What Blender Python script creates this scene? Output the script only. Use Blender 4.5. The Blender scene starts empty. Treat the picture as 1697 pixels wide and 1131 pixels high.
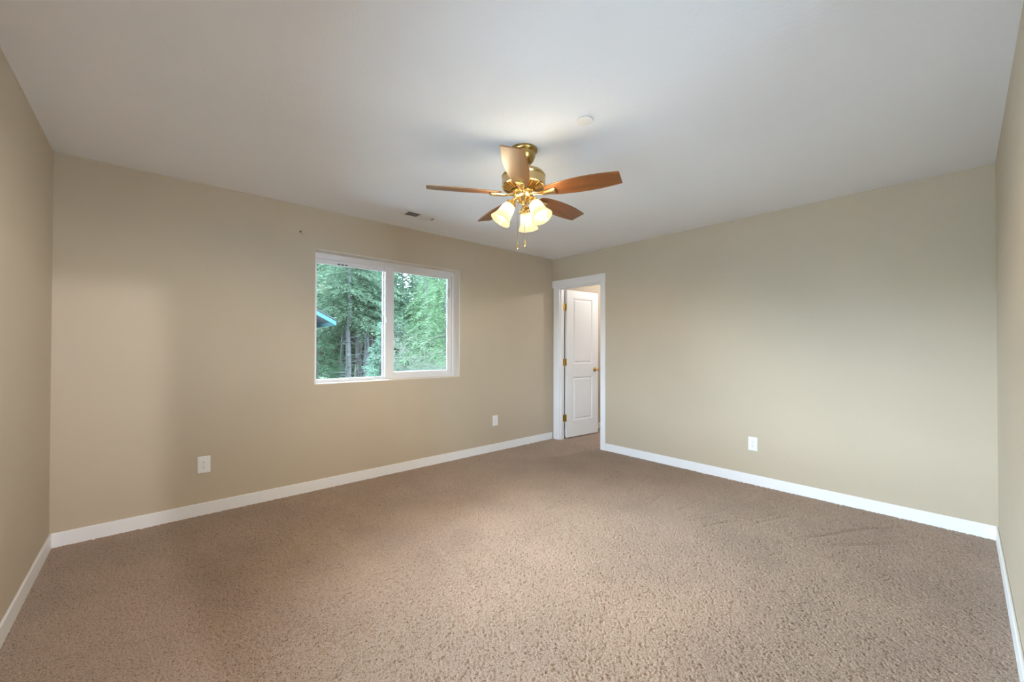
import bpy, bmesh, math, random
import numpy as np
from mathutils import Vector, Matrix
R = math.radians
S = bpy.context.scene
C = S.collection

# ---------------------------------------------------------------- camera
CAM = Vector((-4.0712, -3.7301, 1.2344))
FPX, YAW, PITCH, ROLL = 666.43, 0.8426, 0.0089, 0.0021
cam_d = bpy.data.cameras.new('camera')
cam_d.sensor_fit = 'HORIZONTAL'; cam_d.sensor_width = 36.0
cam_d.lens = FPX / 1697 * 36.0
cam_d.shift_y = 5.11 / 1697
cam_d.clip_start = 0.02; cam_d.clip_end = 400
cam = bpy.data.objects.new('camera', cam_d); C.objects.link(cam)
_f = Vector((math.cos(YAW) * math.cos(PITCH), math.sin(YAW) * math.cos(PITCH), math.sin(PITCH)))
_r0 = Vector((math.sin(YAW), -math.cos(YAW), 0)); _u0 = _r0.cross(_f)
_r = _r0 * math.cos(ROLL) + _u0 * math.sin(ROLL); _u = -_r0 * math.sin(ROLL) + _u0 * math.cos(ROLL)
cam.matrix_world = Matrix(((_r.x, _u.x, -_f.x, CAM.x), (_r.y, _u.y, -_f.y, CAM.y), (_r.z, _u.z, -_f.z, CAM.z), (0, 0, 0, 1)))
S.camera = cam

# ---------------------------------------------------------------- world, exposure, big lights
LAMP_W, GLOW, FILL_SPOT_W, SKY = 41.0, 1.2, 1.9, 30.0
SKY_LOW, SKY_HIGH = (0.86, 0.95, 1.27), (0.95, 1.10, 1.46)
w = bpy.data.worlds.new('overcast_sky'); S.world = w; w.use_nodes = True
bg = w.node_tree.nodes['Background']
bg.inputs[1].default_value = SKY
_nt = w.node_tree                              # cloud cover, brightest where the hidden sun stands beyond the forest
_g = _nt.nodes.new('ShaderNodeTexCoord'); _d = _nt.nodes.new('ShaderNodeVectorMath'); _d.operation = 'DOT_PRODUCT'
_d.inputs[1].default_value = Vector((0.10, 0.80, 0.59)).normalized()
_mr = _nt.nodes.new('ShaderNodeMapRange'); _mr.inputs['From Min'].default_value = 0.1; _mr.inputs['From Max'].default_value = 0.95; _mr.interpolation_type = 'SMOOTHSTEP'
_mx = _nt.nodes.new('ShaderNodeMix'); _mx.data_type = 'RGBA'
_mx.inputs[6].default_value = (*SKY_LOW, 1); _mx.inputs[7].default_value = (*SKY_HIGH, 1)
_nt.links.new(_g.outputs['Generated'], _d.inputs[0]); _nt.links.new(_d.outputs['Value'], _mr.inputs['Value'])
_nt.links.new(_mr.outputs[0], _mx.inputs[0]); _nt.links.new(_mx.outputs[2], bg.inputs[0])
S.view_settings.view_transform = 'Standard'; S.view_settings.look = 'None'
S.view_settings.exposure = 0.25; S.view_settings.gamma = 1.0; S.view_settings.use_curve_mapping = False
S.cycles.use_denoising = True
S.cycles.max_bounces = 14; S.cycles.diffuse_bounces = 12; S.cycles.transparent_max_bounces = 16
S.cycles.sample_clamp_indirect = 6.0
S.cycles.caustics_reflective = False; S.cycles.caustics_refractive = False

# room: far corner at the origin; window wall y=0, door wall x=0
A, B, H = 4.54, 3.876, 2.44
WT = 0.17                                     # window wall thickness
WX0, WX1, WZ0, WZ1 = -3.031, -1.525, 0.912, 2.09
DY0, DY1, DZ = -0.79, -0.122, 2.03

# two unseen windows added for fill light, in the walls behind the camera
VX0, VX1, UY0, UY1, VZ0, VZ1 = -3.24, -2.38, -3.72, -1.85, 0.35, 1.65
FZ0, FZ1 = 0.98, 2.20
def portal(loc, rot, sx, sy):
    pl = bpy.data.lights.new('window_portal', 'AREA'); pl.shape = 'RECTANGLE'; pl.size = sx; pl.size_y = sy
    po = bpy.data.objects.new('window_portal', pl); C.objects.link(po); po.location = loc; po.rotation_euler = rot
    pl.cycles.is_portal = True
portal(((WX0 + WX1) / 2, 0.165, (WZ0 + WZ1) / 2), (R(-90), 0, 0), WX1 - WX0, WZ1 - WZ0)
portal(((VX0 + VX1) / 2, -B - 0.11, (FZ0 + FZ1) / 2), (R(90), 0, 0), VX1 - VX0, FZ1 - FZ0)
portal((-A - 0.12, (UY0 + UY1) / 2, (VZ0 + VZ1) / 2), (0, R(-90), 0), VZ1 - VZ0, UY1 - UY0)

# ---------------------------------------------------------------- helpers
def tag(o, label=None, cat=None, group=None, kind=None):
    if label: o['label'] = label
    if cat: o['category'] = cat
    if group: o['group'] = group
    if kind: o['kind'] = kind
    return o

def empty(name, loc, rz=0):
    o = bpy.data.objects.new(name, None); C.objects.link(o)
    o.location = loc; o.rotation_euler = (0, 0, rz); o.empty_display_size = 0.05
    return o

class MB:
    def __init__(s): s.v = []; s.f = []
    def add(s, vs, fs, m=None):
        b = len(s.v)
        s.v += [tuple(m @ Vector(v)) if m else tuple(v) for v in vs]
        s.f += [tuple(i + b for i in f) for f in fs]
        return s
    def box(s, x0, y0, z0, x1, y1, z1, m=None):
        vs = [(x0, y0, z0), (x1, y0, z0), (x1, y1, z0), (x0, y1, z0), (x0, y0, z1), (x1, y0, z1), (x1, y1, z1), (x0, y1, z1)]
        return s.add(vs, [(3, 2, 1, 0), (4, 5, 6, 7), (0, 1, 5, 4), (1, 2, 6, 5), (2, 3, 7, 6), (3, 0, 4, 7)], m)
    def lathe(s, prof, n=32, m=None, cap=True):
        vs = []; fs = []
        for r, z in prof:
            for k in range(n):
                a = 2 * math.pi * k / n; vs.append((r * math.cos(a), r * math.sin(a), z))
        for i in range(len(prof) - 1):
            for k in range(n):
                fs.append((i * n + k, i * n + (k + 1) % n, (i + 1) * n + (k + 1) % n, (i + 1) * n + k))
        if cap:
            fs.append(tuple(range(n))[::-1]); fs.append(tuple((len(prof) - 1) * n + k for k in range(n)))
        return s.add(vs, fs, m)
    def tube(s, pts, rad, n=8, cap=True):
        pts = [Vector(p) for p in pts]; L = len(pts); vs = []; fs = []
        rr = rad if isinstance(rad, (list, tuple)) else [rad] * L
        up = Vector((0.31, 0.17, 0.93)); last = None
        for i, p in enumerate(pts):
            t = (pts[min(i + 1, L - 1)] - pts[max(i - 1, 0)]).normalized()
            if last is None:
                x = t.cross(up)
                if x.length < 1e-4: x = t.cross(Vector((1, 0, 0)))
            else: x = last - t * last.dot(t)
            x.normalize(); last = x; y = t.cross(x)
            for k in range(n):
                a = 2 * math.pi * k / n; vs.append(p + (x * math.cos(a) + y * math.sin(a)) * rr[i])
        for i in range(L - 1):
            for k in range(n): fs.append((i * n + k, i * n + (k + 1) % n, (i + 1) * n + (k + 1) % n, (i + 1) * n + k))
        if cap: fs.append(tuple(range(n))[::-1]); fs.append(tuple((L - 1) * n + k for k in range(n)))
        return s.add(vs, fs)
    def mesh(s, name, smooth=False):
        me = bpy.data.meshes.new(name); me.from_pydata(s.v, [], s.f)
        bm = bmesh.new(); bm.from_mesh(me); bmesh.ops.recalc_face_normals(bm, faces=bm.faces); bm.to_mesh(me); bm.free()
        if smooth:
            me.polygons.foreach_set('use_smooth', [True] * len(me.polygons))
            try: me.set_sharp_from_angle(angle=R(40))
            except Exception: pass
        me.update(); return me
    def build(s, name, mat, parent=None, smooth=False, bevel=0, loc=None, rot=None, world=False):
        """world=True: the vertices are world coordinates and the parent (unrotated) is subtracted."""
        if world and parent is not None:
            L = parent_world(parent); s.v = [(v[0] - L.x, v[1] - L.y, v[2] - L.z) for v in s.v]
        me = s.mesh(name, smooth); me.materials.append(mat)
        o = bpy.data.objects.new(name, me); C.objects.link(o)
        if parent is not None: o.parent = parent
        if loc: o.location = loc
        if rot: o.rotation_euler = rot
        if bevel:
            b = o.modifiers.new('bevel', 'BEVEL'); b.width = bevel; b.segments = 2; b.limit_method = 'ANGLE'
        return o

def parent_world(p):
    L = Vector(p.location)
    while p.parent is not None: p = p.parent; L += Vector(p.location)
    return L

def children(o): return [c for c in list(C.objects) if c.parent == o]
def copy_tree(o, parent=None):
    c = o.copy(); C.objects.link(c)
    if parent is not None: c.parent = parent
    for ch in children(o): copy_tree(ch, c)
    return c

def axis_matrix(origin, direction):
    d = Vector(direction).normalized()
    return Matrix.Translation(Vector(origin)) @ d.to_track_quat('Z', 'Y').to_matrix().to_4x4()

# ---------------------------------------------------------------- materials
def principled(name, col, rough=0.5, metal=0.0, spec=0.5, coat=0.0, coat_rough=0.1):
    m = bpy.data.materials.new(name); m.use_nodes = True
    p = m.node_tree.nodes['Principled BSDF']
    p.inputs['Base Color'].default_value = (*col, 1); p.inputs['Roughness'].default_value = rough
    p.inputs['Metallic'].default_value = metal; p.inputs['Specular IOR Level'].default_value = spec
    p.inputs['Coat Weight'].default_value = coat; p.inputs['Coat Roughness'].default_value = coat_rough
    return m, m.node_tree, p

def coords(nt, kind='Object', scale=(1, 1, 1)):
    tc = nt.nodes.new('ShaderNodeTexCoord'); mp = nt.nodes.new('ShaderNodeMapping')
    mp.inputs['Scale'].default_value = scale
    nt.links.new(tc.outputs[kind], mp.inputs['Vector']); return mp.outputs['Vector']

def noise(nt, vec, scale, detail=2, rough=0.5):
    n = nt.nodes.new('ShaderNodeTexNoise'); n.inputs['Scale'].default_value = scale
    n.inputs['Detail'].default_value = detail; n.inputs['Roughness'].default_value = rough
    nt.links.new(vec, n.inputs['Vector']); return n.outputs['Fac']

def ramp(nt, fac, stops):
    r = nt.nodes.new('ShaderNodeValToRGB'); e = r.color_ramp.elements
    e[0].position, e[0].color = stops[0][0], (*stops[0][1], 1)
    e[1].position, e[1].color = stops[-1][0], (*stops[-1][1], 1)
    for p, c in stops[1:-1]:
        x = e.new(p); x.color = (*c, 1)
    nt.links.new(fac, r.inputs['Fac']); return r.outputs['Color']

def bump(nt, p, height, strength, dist):
    b = nt.nodes.new('ShaderNodeBump'); b.inputs['Strength'].default_value = strength; b.inputs['Distance'].default_value = dist
    nt.links.new(height, b.inputs['Height']); nt.links.new(b.outputs['Normal'], p.inputs['Normal'])

def paint(name, col, tex_scale, strength, rough=0.75, var=0.02):
    m, nt, p = principled(name, col, rough, spec=0.3)
    v = coords(nt)
    lo = tuple(c * (1 - var) for c in col); hi = tuple(c * (1 + var) for c in col)
    nt.links.new(ramp(nt, noise(nt, v, 1.7, 3), [(0.3, lo), (0.7, hi)]), p.inputs['Base Color'])
    bump(nt, p, noise(nt, v, tex_scale, 3, 0.55), strength, 0.004)
    return m

WALLCOL = (0.50, 0.425, 0.325)
M_wall = paint('tan_wall_paint', WALLCOL, 95, 0.10)
M_ceil = paint('white_ceiling_texture', (0.855, 0.885, 0.935), 70, 0.22, 0.9, 0.012)
M_trim, _, _ = principled('white_trim_enamel', (0.83, 0.835, 0.855), 0.38, spec=0.4)
M_door, _nt, _p = principled('white_door_enamel', (0.80, 0.80, 0.80), 0.42, spec=0.4)
bump(_nt, _p, noise(_nt, coords(_nt, scale=(1, 1, 0.04)), 160, 3), 0.06, 0.002)
M_vinyl, _, _ = principled('white_window_vinyl', (0.78, 0.77, 0.79), 0.35)
M_plastic, _, _ = principled('white_plastic', (0.80, 0.80, 0.79), 0.3)
M_plate, _, _ = principled('white_painted_metal', (0.82, 0.82, 0.81), 0.4)
M_slot, _, _ = principled('dark_slot', (0.03, 0.03, 0.03), 0.7)
M_grey, _, _ = principled('grey_recess', (0.10, 0.10, 0.10), 0.8)
M_screw, _, _ = principled('painted_screw', (0.65, 0.65, 0.63), 0.4, 0.3)
M_rubber, _, _ = principled('dark_weatherstrip', (0.05, 0.05, 0.05), 0.8)

def brass(name, col, rough):
    m, nt, p = principled(name, col, rough, 1.0)
    v = coords(nt)
    nt.links.new(ramp(nt, noise(nt, v, 14, 3), [(0.3, tuple(c * 0.88 for c in col)), (0.7, col)]), p.inputs['Base Color'])
    return m
M_brass = brass('polished_antique_brass', (0.78, 0.54, 0.24), 0.24)
M_brass_dk = brass('aged_brass', (0.42, 0.27, 0.09), 0.24)
M_hinge = brass('door_hinge_brass', (0.62, 0.42, 0.12), 0.34)

def wood(name, dark, light, edge=False):
    m, nt, p = principled(name, light, 0.40, spec=0.5)
    p.inputs['Specular Tint'].default_value = (1.0, 0.78, 0.45, 1); p.inputs['IOR'].default_value = 1.95
    v = coords(nt, scale=(1.2, 16, 16))
    f = noise(nt, v, 3.2, 6, 0.62)
    nt.links.new(ramp(nt, f, [(0.25, dark), (0.5, tuple((a + b) / 2 for a, b in zip(dark, light))), (0.75, light)]), p.inputs['Base Color'])
    return m
M_wood = wood('mahogany_blade_wood', (0.045, 0.012, 0.004), (0.20, 0.058, 0.012))

# lit frosted glass of the lamp shades: glows, strongest round the bulb (object z runs from rim to neck)
m = bpy.data.materials.new('lit_frosted_glass'); m.use_nodes = True; nt = m.node_tree
for n in list(nt.nodes): nt.nodes.remove(n)
out = nt.nodes.new('ShaderNodeOutputMaterial'); em = nt.nodes.new('ShaderNodeEmission'); gl = nt.nodes.new('ShaderNodeBsdfGlossy')
gl.inputs['Roughness'].default_value = 0.15; gl.inputs['Color'].default_value = (0.05, 0.05, 0.05, 1)
tc = nt.nodes.new('ShaderNodeTexCoord'); sx = nt.nodes.new('ShaderNodeSeparateXYZ'); nt.links.new(tc.outputs['Object'], sx.inputs[0])
mr = nt.nodes.new('ShaderNodeMapRange'); mr.inputs['From Min'].default_value = 0.0; mr.inputs['From Max'].default_value = 0.12
nt.links.new(sx.outputs['Z'], mr.inputs['Value'])
rp = nt.nodes.new('ShaderNodeValToRGB'); e = rp.color_ramp.elements
e[0].position = 0.0; e[0].color = (0.80, 0.62, 0.32, 1); e[1].position = 1.0; e[1].color = (0.95, 0.80, 0.42, 1)
for ps, cc in ((0.22, (0.86, 0.70, 0.38, 1)), (0.45, (1.05, 0.95, 0.62, 1)), (0.62, (1.7, 1.5, 1.05, 1)), (0.82, (1.25, 1.05, 0.62, 1))):
    x = e.new(ps); x.color = cc
nz = noise(nt, coords(nt), 55, 4, 0.6)
mm = nt.nodes.new('ShaderNodeMapRange'); mm.inputs['To Min'].default_value = 0.88 * GLOW; mm.inputs['To Max'].default_value = 1.12 * GLOW
nt.links.new(nz, mm.inputs['Value']); nt.links.new(mr.outputs[0], rp.inputs['Fac'])
nt.links.new(rp.outputs['Color'], em.inputs['Color']); nt.links.new(mm.outputs[0], em.inputs['Strength'])
ad = nt.nodes.new('ShaderNodeAddShader'); nt.links.new(em.outputs[0], ad.inputs[0]); nt.links.new(gl.outputs[0], ad.inputs[1])
nt.links.new(ad.outputs[0], out.inputs['Surface']); M_shade = m

def emitter(name, col, strength):
    m = bpy.data.materials.new(name); m.use_nodes = True; nt = m.node_tree
    for n in list(nt.nodes): nt.nodes.remove(n)
    o = nt.nodes.new('ShaderNodeOutputMaterial'); e = nt.nodes.new('ShaderNodeEmission')
    e.inputs[0].default_value = (*col, 1); e.inputs[1].default_value = strength
    nt.links.new(e.outputs[0], o.inputs['Surface']); return m
M_bulb = emitter('lit_bulb', (1.0, 0.9, 0.66), 4.0)

# window glass: clear with a faint green cast, mirror reflection by angle
m = bpy.data.materials.new('window_glass'); m.use_nodes = True; nt = m.node_tree
for n in list(nt.nodes): nt.nodes.remove(n)
out = nt.nodes.new('ShaderNodeOutputMaterial'); tr = nt.nodes.new('ShaderNodeBsdfTransparent'); gl = nt.nodes.new('ShaderNodeBsdfGlossy')
tr.inputs[0].default_value = (0.89, 0.975, 0.935, 1); gl.inputs['Roughness'].default_value = 0.0
fr = nt.nodes.new('ShaderNodeFresnel'); fr.inputs['IOR'].default_value = 1.5
mx = nt.nodes.new('ShaderNodeMixShader'); nt.links.new(fr.outputs[0], mx.inputs[0]); nt.links.new(tr.outputs[0], mx.inputs[1]); nt.links.new(gl.outputs[0], mx.inputs[2])
nt.links.new(mx.outputs[0], out.inputs['Surface']); M_glass = m

# carpet: two yarn tones in the tufts
M_carpet, nt, p = principled('taupe_carpet', (0.4, 0.3, 0.23), 0.95, spec=0.1)
v = coords(nt)
c1 = ramp(nt, noise(nt, v, 190, 2, 0.6), [(0.34, (0.150, 0.102, 0.074)), (0.47, (0.33, 0.243, 0.187)), (0.64, (0.42, 0.318, 0.252))])
c2 = ramp(nt, noise(nt, v, 2.3, 4), [(0.35, (0.92, 0.92, 0.92)), (0.65, (1.06, 1.05, 1.04))])
mxc = nt.nodes.new('ShaderNodeMix'); mxc.data_type = 'RGBA'; mxc.blend_type = 'MULTIPLY'; mxc.inputs[0].default_value = 1.0
nt.links.new(c1, mxc.inputs[6]); nt.links.new(c2, mxc.inputs[7]); nt.links.new(mxc.outputs[2], p.inputs['Base Color'])
p.inputs['Sheen Weight'].default_value = 0.15
bump(nt, p, noise(nt, v, 420, 2, 0.6), 0.6, 0.004)

def ground_mat(name, a, b, sc):
    m, nt, p = principled(name, a, 0.95, spec=0.0)
    nt.links.new(ramp(nt, noise(nt, coords(nt), sc, 5, 0.65), [(0.35, a), (0.65, b)]), p.inputs['Base Color']); return m
M_ground = ground_mat('forest_floor', (0.03, 0.028, 0.015), (0.06, 0.08, 0.035), 1.4)
M_bounce = ground_mat('pale_bounce_ground', (0.66, 0.66, 0.65), (0.74, 0.74, 0.73), 3)  # unseen ground, kept pale to bounce light up through the windows
M_bark = ground_mat('grey_bark', (0.028, 0.028, 0.027), (0.062, 0.065, 0.064), 9)
M_bark_dk = ground_mat('brown_bark', (0.025, 0.024, 0.022), (0.06, 0.06, 0.056), 9)
M_twig = ground_mat('pale_bare_twig', (0.028, 0.032, 0.024), (0.06, 0.067, 0.052), 30)
def leaf_mat(name, a, b):
    m, nt, p = principled(name, a, 0.7, spec=0.25)
    oi = nt.nodes.new('ShaderNodeObjectInfo')
    c = ramp(nt, noise(nt, coords(nt), 2.2, 5, 0.65), [(0.3, a), (0.7, b)])
    hs = nt.nodes.new('ShaderNodeHueSaturation'); hs.inputs['Saturation'].default_value = 1.0
    mr = nt.nodes.new('ShaderNodeMapRange'); mr.inputs['To Min'].default_value = 0.75; mr.inputs['To Max'].default_value = 1.25
    nt.links.new(oi.outputs['Random'], mr.inputs['Value']); nt.links.new(mr.outputs[0], hs.inputs['Value'])
    nt.links.new(c, hs.inputs['Color']); nt.links.new(hs.outputs['Color'], p.inputs['Base Color'])
    tl = nt.nodes.new('ShaderNodeBsdfTranslucent'); nt.links.new(hs.outputs['Color'], tl.inputs['Color'])
    mx = nt.nodes.new('ShaderNodeMixShader'); mx.inputs[0].default_value = 0.4
    nt.links.new(p.outputs[0], mx.inputs[1]); nt.links.new(tl.outputs[0], mx.inputs[2])
    nt.links.new(mx.outputs[0], nt.nodes['Material Output'].inputs['Surface'])
    return m
LD = 0.42
def lc(*c): return tuple(x * LD for x in c)
M_leaf = leaf_mat('conifer_needles', lc(0.070, 0.130, 0.072), lc(0.165, 0.26, 0.150))
M_leaf_lt = leaf_mat('bright_needles', lc(0.078, 0.160, 0.068), lc(0.185, 0.31, 0.140))
M_leaf_bl = leaf_mat('blue_green_needles', lc(0.075, 0.170, 0.090), lc(0.17, 0.32, 0.175))
M_shield = ground_mat('dark_shield_brown', (0.10, 0.07, 0.045), (0.16, 0.11, 0.075), 4)  # dark, so the added overhangs send little light down
M_leaf_young = leaf_mat('spruce_needles', (0.026, 0.060, 0.036), (0.06, 0.115, 0.072))
M_roof = ground_mat('asphalt_shingle', (0.014, 0.015, 0.016), (0.028, 0.029, 0.03), 6)
M_blue, _, _ = principled('light_blue_fascia', (0.022, 0.052, 0.055), 0.6, spec=0.0)
M_soffit, _, _ = principled('grey_soffit', (0.03, 0.033, 0.036), 0.8, spec=0.0)
M_siding, _, _ = principled('grey_siding', (0.25, 0.27, 0.28), 0.8)

# ---------------------------------------------------------------- room shell
def struct(o): o['kind'] = 'structure'; return o
X0, Y0 = -A, -B
mb = MB()                                                     # window wall with its drywall opening
xa, xb = -A - 0.13, 2.3
mb.box(xa, 0, -0.05, WX0, WT, H + 0.02); mb.box(WX1, 0, -0.05, xb, WT, H + 0.02)
mb.box(WX0, 0, -0.05, WX1, WT, WZ0); mb.box(WX0, 0, WZ1, WX1, WT, H + 0.02)
struct(mb.build('wall_back', M_wall))
mb = MB()
mb.box(0, -B - 0.12, -0.05, 0.095, DY0 - 0.018, H + 0.02); mb.box(0, DY1 + 0.018, -0.05, 0.095, 0, H + 0.02)
mb.box(0, DY0 - 0.018, DZ + 0.018, 0.095, DY1 + 0.018, H + 0.02)
struct(mb.build('wall_right', M_wall))
mb = MB()
mb.box(-A - 0.13, -B - 0.12, -0.05, -A, UY0, H + 0.02); mb.box(-A - 0.13, UY1, -0.05, -A, 0, H + 0.02)
mb.box(-A - 0.13, UY0, -0.05, -A, UY1, VZ0); mb.box(-A - 0.13, UY0, VZ1, -A, UY1, H + 0.02)
struct(mb.build('wall_left', M_wall))
HX0, HX1 = -4.46, -3.74                                        # doorway behind the camera, to the landing
mb = MB()
mb.box(-A, -B - 0.12, -0.05, HX0, -B, H + 0.02); mb.box(HX1, -B - 0.12, -0.05, VX0, -B, H + 0.02); mb.box(VX1, -B - 0.12, -0.05, 0, -B, H + 0.02)
mb.box(VX0, -B - 0.12, -0.05, VX1, -B, FZ0); mb.box(VX0, -B - 0.12, FZ1, VX1, -B, H + 0.02)
mb.box(HX0, -B - 0.12, 2.03, HX1, -B, H + 0.02)
struct(mb.build('wall_front', M_wall))
struct(MB().box(-A - 0.13, -B - 0.12, H, 2.3, WT, H + 0.15).build('ceiling', M_ceil))
struct(MB().box(-A - 0.13, -6.2, H, -3.38, -B - 0.12, H + 0.15).build('ceiling_landing', M_ceil))
# landing and next room, outside the frame apart from what the open door shows
struct(MB().box(2.18, -2.1, -0.05, 2.3, 0, H + 0.02).build('wall_closet', M_wall))
struct(MB().box(0.095, -2.1, -0.05, 2.18, -1.98, H + 0.02).build('wall_closet_side', M_wall))
struct(MB().box(-A - 0.13, -6.2, -0.05, -A - 0.01, -B - 0.12, H + 0.02).build('wall_landing_left', M_wall))
struct(MB().box(-3.50, -6.2, -0.05, -3.38, -B - 0.12, H + 0.02).build('wall_landing_right', M_wall))
struct(MB().box(-A - 0.13, -6.32, -0.05, -3.38, -6.2, H + 0.02).build('wall_landing_end', M_wall))

# carpet: displaced tufts on a fine grid
def blur(a, s):
    ny, nx = a.shape
    fy = np.fft.fftfreq(ny)[:, None]; fx = np.fft.rfftfreq(nx)[None, :]
    return np.fft.irfft2(np.fft.rfft2(a) * np.exp(-2 * (math.pi * s) ** 2 * (fx * fx + fy * fy)), s=a.shape)
def nrm(a): return (a - a.mean()) / a.std()
# vacuum tracks: (x0,y0,x1,y1, depth)
def ray_floor(px, py):
    d = _f + _r * ((px - 848.5) / FPX) - _u * ((py - 5.11 - 565.5) / FPX)
    t = -CAM.z / d.z; return CAM.x + d.x * t, CAM.y + d.y * t
TRACKS = [((578, 832), (617, 878), 5), ((540, 868), (575, 908), 5), ((478, 885), (528, 928), 4), ((455, 938), (515, 960), 4),
          ((700, 895), (775, 948), 4), ((620, 955), (690, 1000), 4), ((935, 850), (940, 900), 3),
          ((1328, 890), (1505, 871), -6), ((1357, 902), (1513, 902), -6), ((1250, 893), (1340, 905), -4), ((1337, 917), (1440, 929), -5),
          ((1074, 838), (1135, 800), -4), ((1000, 800), (1035, 778), -4), ((1120, 850), (1205, 805), -3), ((1150, 875), (1300, 850), -4),
          ((1240, 870), (1330, 852), -4), ((1400, 985), (1460, 1000), -4), ((880, 885), (935, 862), -3), ((1040, 820), (1075, 790), -3)]
def carpet(name, x0, y0, x1, y1, step, seed, tracks=()):
    nx = int((x1 - x0) / step) + 1; ny = int((y1 - y0) / step) + 1
    rs = np.random.RandomState(seed)
    k = 0.005 / step
    n1 = nrm(blur(rs.randn(ny, nx), 0.45 * k)); n2 = nrm(blur(rs.randn(ny, nx), 0.62 * k))
    h = 0.0008 * n1 - 0.0036 * np.clip(n2 - 0.45, 0, 1.6) + 0.0003 * nrm(blur(rs.randn(ny, nx), 4 * k)) + 0.0006 * nrm(blur(rs.randn(ny, nx), 40 * k))
    X, Y = np.meshgrid(np.linspace(x0, x1, nx), np.linspace(y0, y1, ny))
    for p0, p1, d in tracks:
        a = np.array(ray_floor(*p0)); b = np.array(ray_floor(*p1)); e = b - a; L = np.hypot(*e); e /= L
        t = (X - a[0]) * e[0] + (Y - a[1]) * e[1]; q = -(X - a[0]) * e[1] + (Y - a[1]) * e[0]
        q = q + 0.012 * np.sin(t * 9 + d)
        wgt = np.clip(t / 0.12, 0, 1) * np.clip((L - t) / 0.12, 0, 1)
        h += wgt * (d * 0.0017) * np.exp(-(q / (0.016 if d < 0 else 0.028)) ** 2)
    h = np.clip(h, -0.010, 0.0035)
    co = np.stack([X, Y, h], -1).reshape(-1, 3).astype(np.float32)
    i = np.arange((ny - 1) * (nx - 1)); r, c = i // (nx - 1), i % (nx - 1); q0 = r * nx + c
    idx = np.stack([q0, q0 + 1, q0 + nx + 1, q0 + nx], -1).astype(np.int32)
    me = bpy.data.meshes.new(name); me.vertices.add(len(co)); me.vertices.foreach_set('co', co.ravel())
    me.loops.add(idx.size); me.loops.foreach_set('vertex_index', idx.ravel())
    me.polygons.add(len(idx)); me.polygons.foreach_set('loop_start', np.arange(len(idx), dtype=np.int32) * 4)
    me.polygons.foreach_set('use_smooth', np.ones(len(idx), bool))
    me.update(calc_edges=True); me.materials.append(M_carpet)
    o = bpy.data.objects.new(name, me); C.objects.link(o); return struct(o)
carpet('floor', -A, -B, 0.0, 0.0, 0.0033, 3, TRACKS)
carpet('floor_closet', -0.03, -1.98, 2.18, 0.0, 0.01, 4)
carpet('floor_landing', -A - 0.01, -6.2, -3.5, -B, 0.02, 5)
struct(MB().box(-A - 0.13, -6.32, -0.25, 2.3, WT, -0.05).build('floor_slab', M_ground))

# baseboards
BH, BT = 0.088, 0.012
def base(name, x0, y0, x1, y1):
    return struct(MB().box(x0, y0, -0.01, x1, y1, BH).build(name, M_trim, bevel=0.004))
base('baseboard_back', -A, -BT, -0.016, 0)
base('baseboard_right', -BT, -B, 0, -0.862)
base('baseboard_left', -A, -B, -A + BT, -BT)
base('baseboard_front', HX1 + 0.07, -B, -BT, -B + BT)
base('baseboard_closet', 0.115, -BT, 2.18, 0)

# door surround
mb = MB()
mb.box(-0.016, DY1 + 0.018, -0.01, 0, DY1 + 0.092, 2.046)           # left casing
mb.box(-0.016, DY0 - 0.072, -0.01, 0, DY0 - 0.004, 2.046)           # right casing
struct(mb.build('trim_1', M_trim, bevel=0.003))
struct(MB().box(-0.022, -0.866, 2.044, 0, -0.010, 2.138).build('trim_2', M_trim, bevel=0.002))
mb = MB()                                                           # jambs, head jamb and stops
mb.box(-0.004, DY1, -0.01, 0.098, DY1 + 0.018, DZ + 0.018); mb.box(-0.004, DY0 - 0.018, -0.01, 0.098, DY0, DZ + 0.018)
mb.box(-0.004, DY0, DZ, 0.098, DY1, DZ + 0.018)
mb.box(0.024, DY1 - 0.011, -0.01, 0.058, DY1, DZ); mb.box(0.024, DY0, -0.01, 0.058, DY0 + 0.011, DZ); mb.box(0.024, DY0, DZ - 0.011, 0.058, DY1, DZ)
struct(mb.build('trim_3', M_trim, bevel=0.0015))
mb = MB()
mb.box(0.095, DY1 + 0.010, -0.01, 0.111, DY1 + 0.08, 2.05); mb.box(0.095, DY0 - 0.076, -0.01, 0.111, DY0 - 0.008, 2.05); mb.box(0.095, DY0 - 0.09, 2.05, 0.115, DY1 + 0.09, 2.13)
struct(mb.build('trim_4', M_trim))
mb = MB()
mb.box(HX0 - 0.065, -B, -0.01, HX0, -B + 0.016, 2.04); mb.box(HX1, -B, -0.01, HX1 + 0.065, -B + 0.016, 2.04); mb.box(HX0 - 0.07, -B, 2.04, HX1 + 0.07, -B + 0.02, 2.13)
struct(mb.build('trim_5', M_trim))

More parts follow.
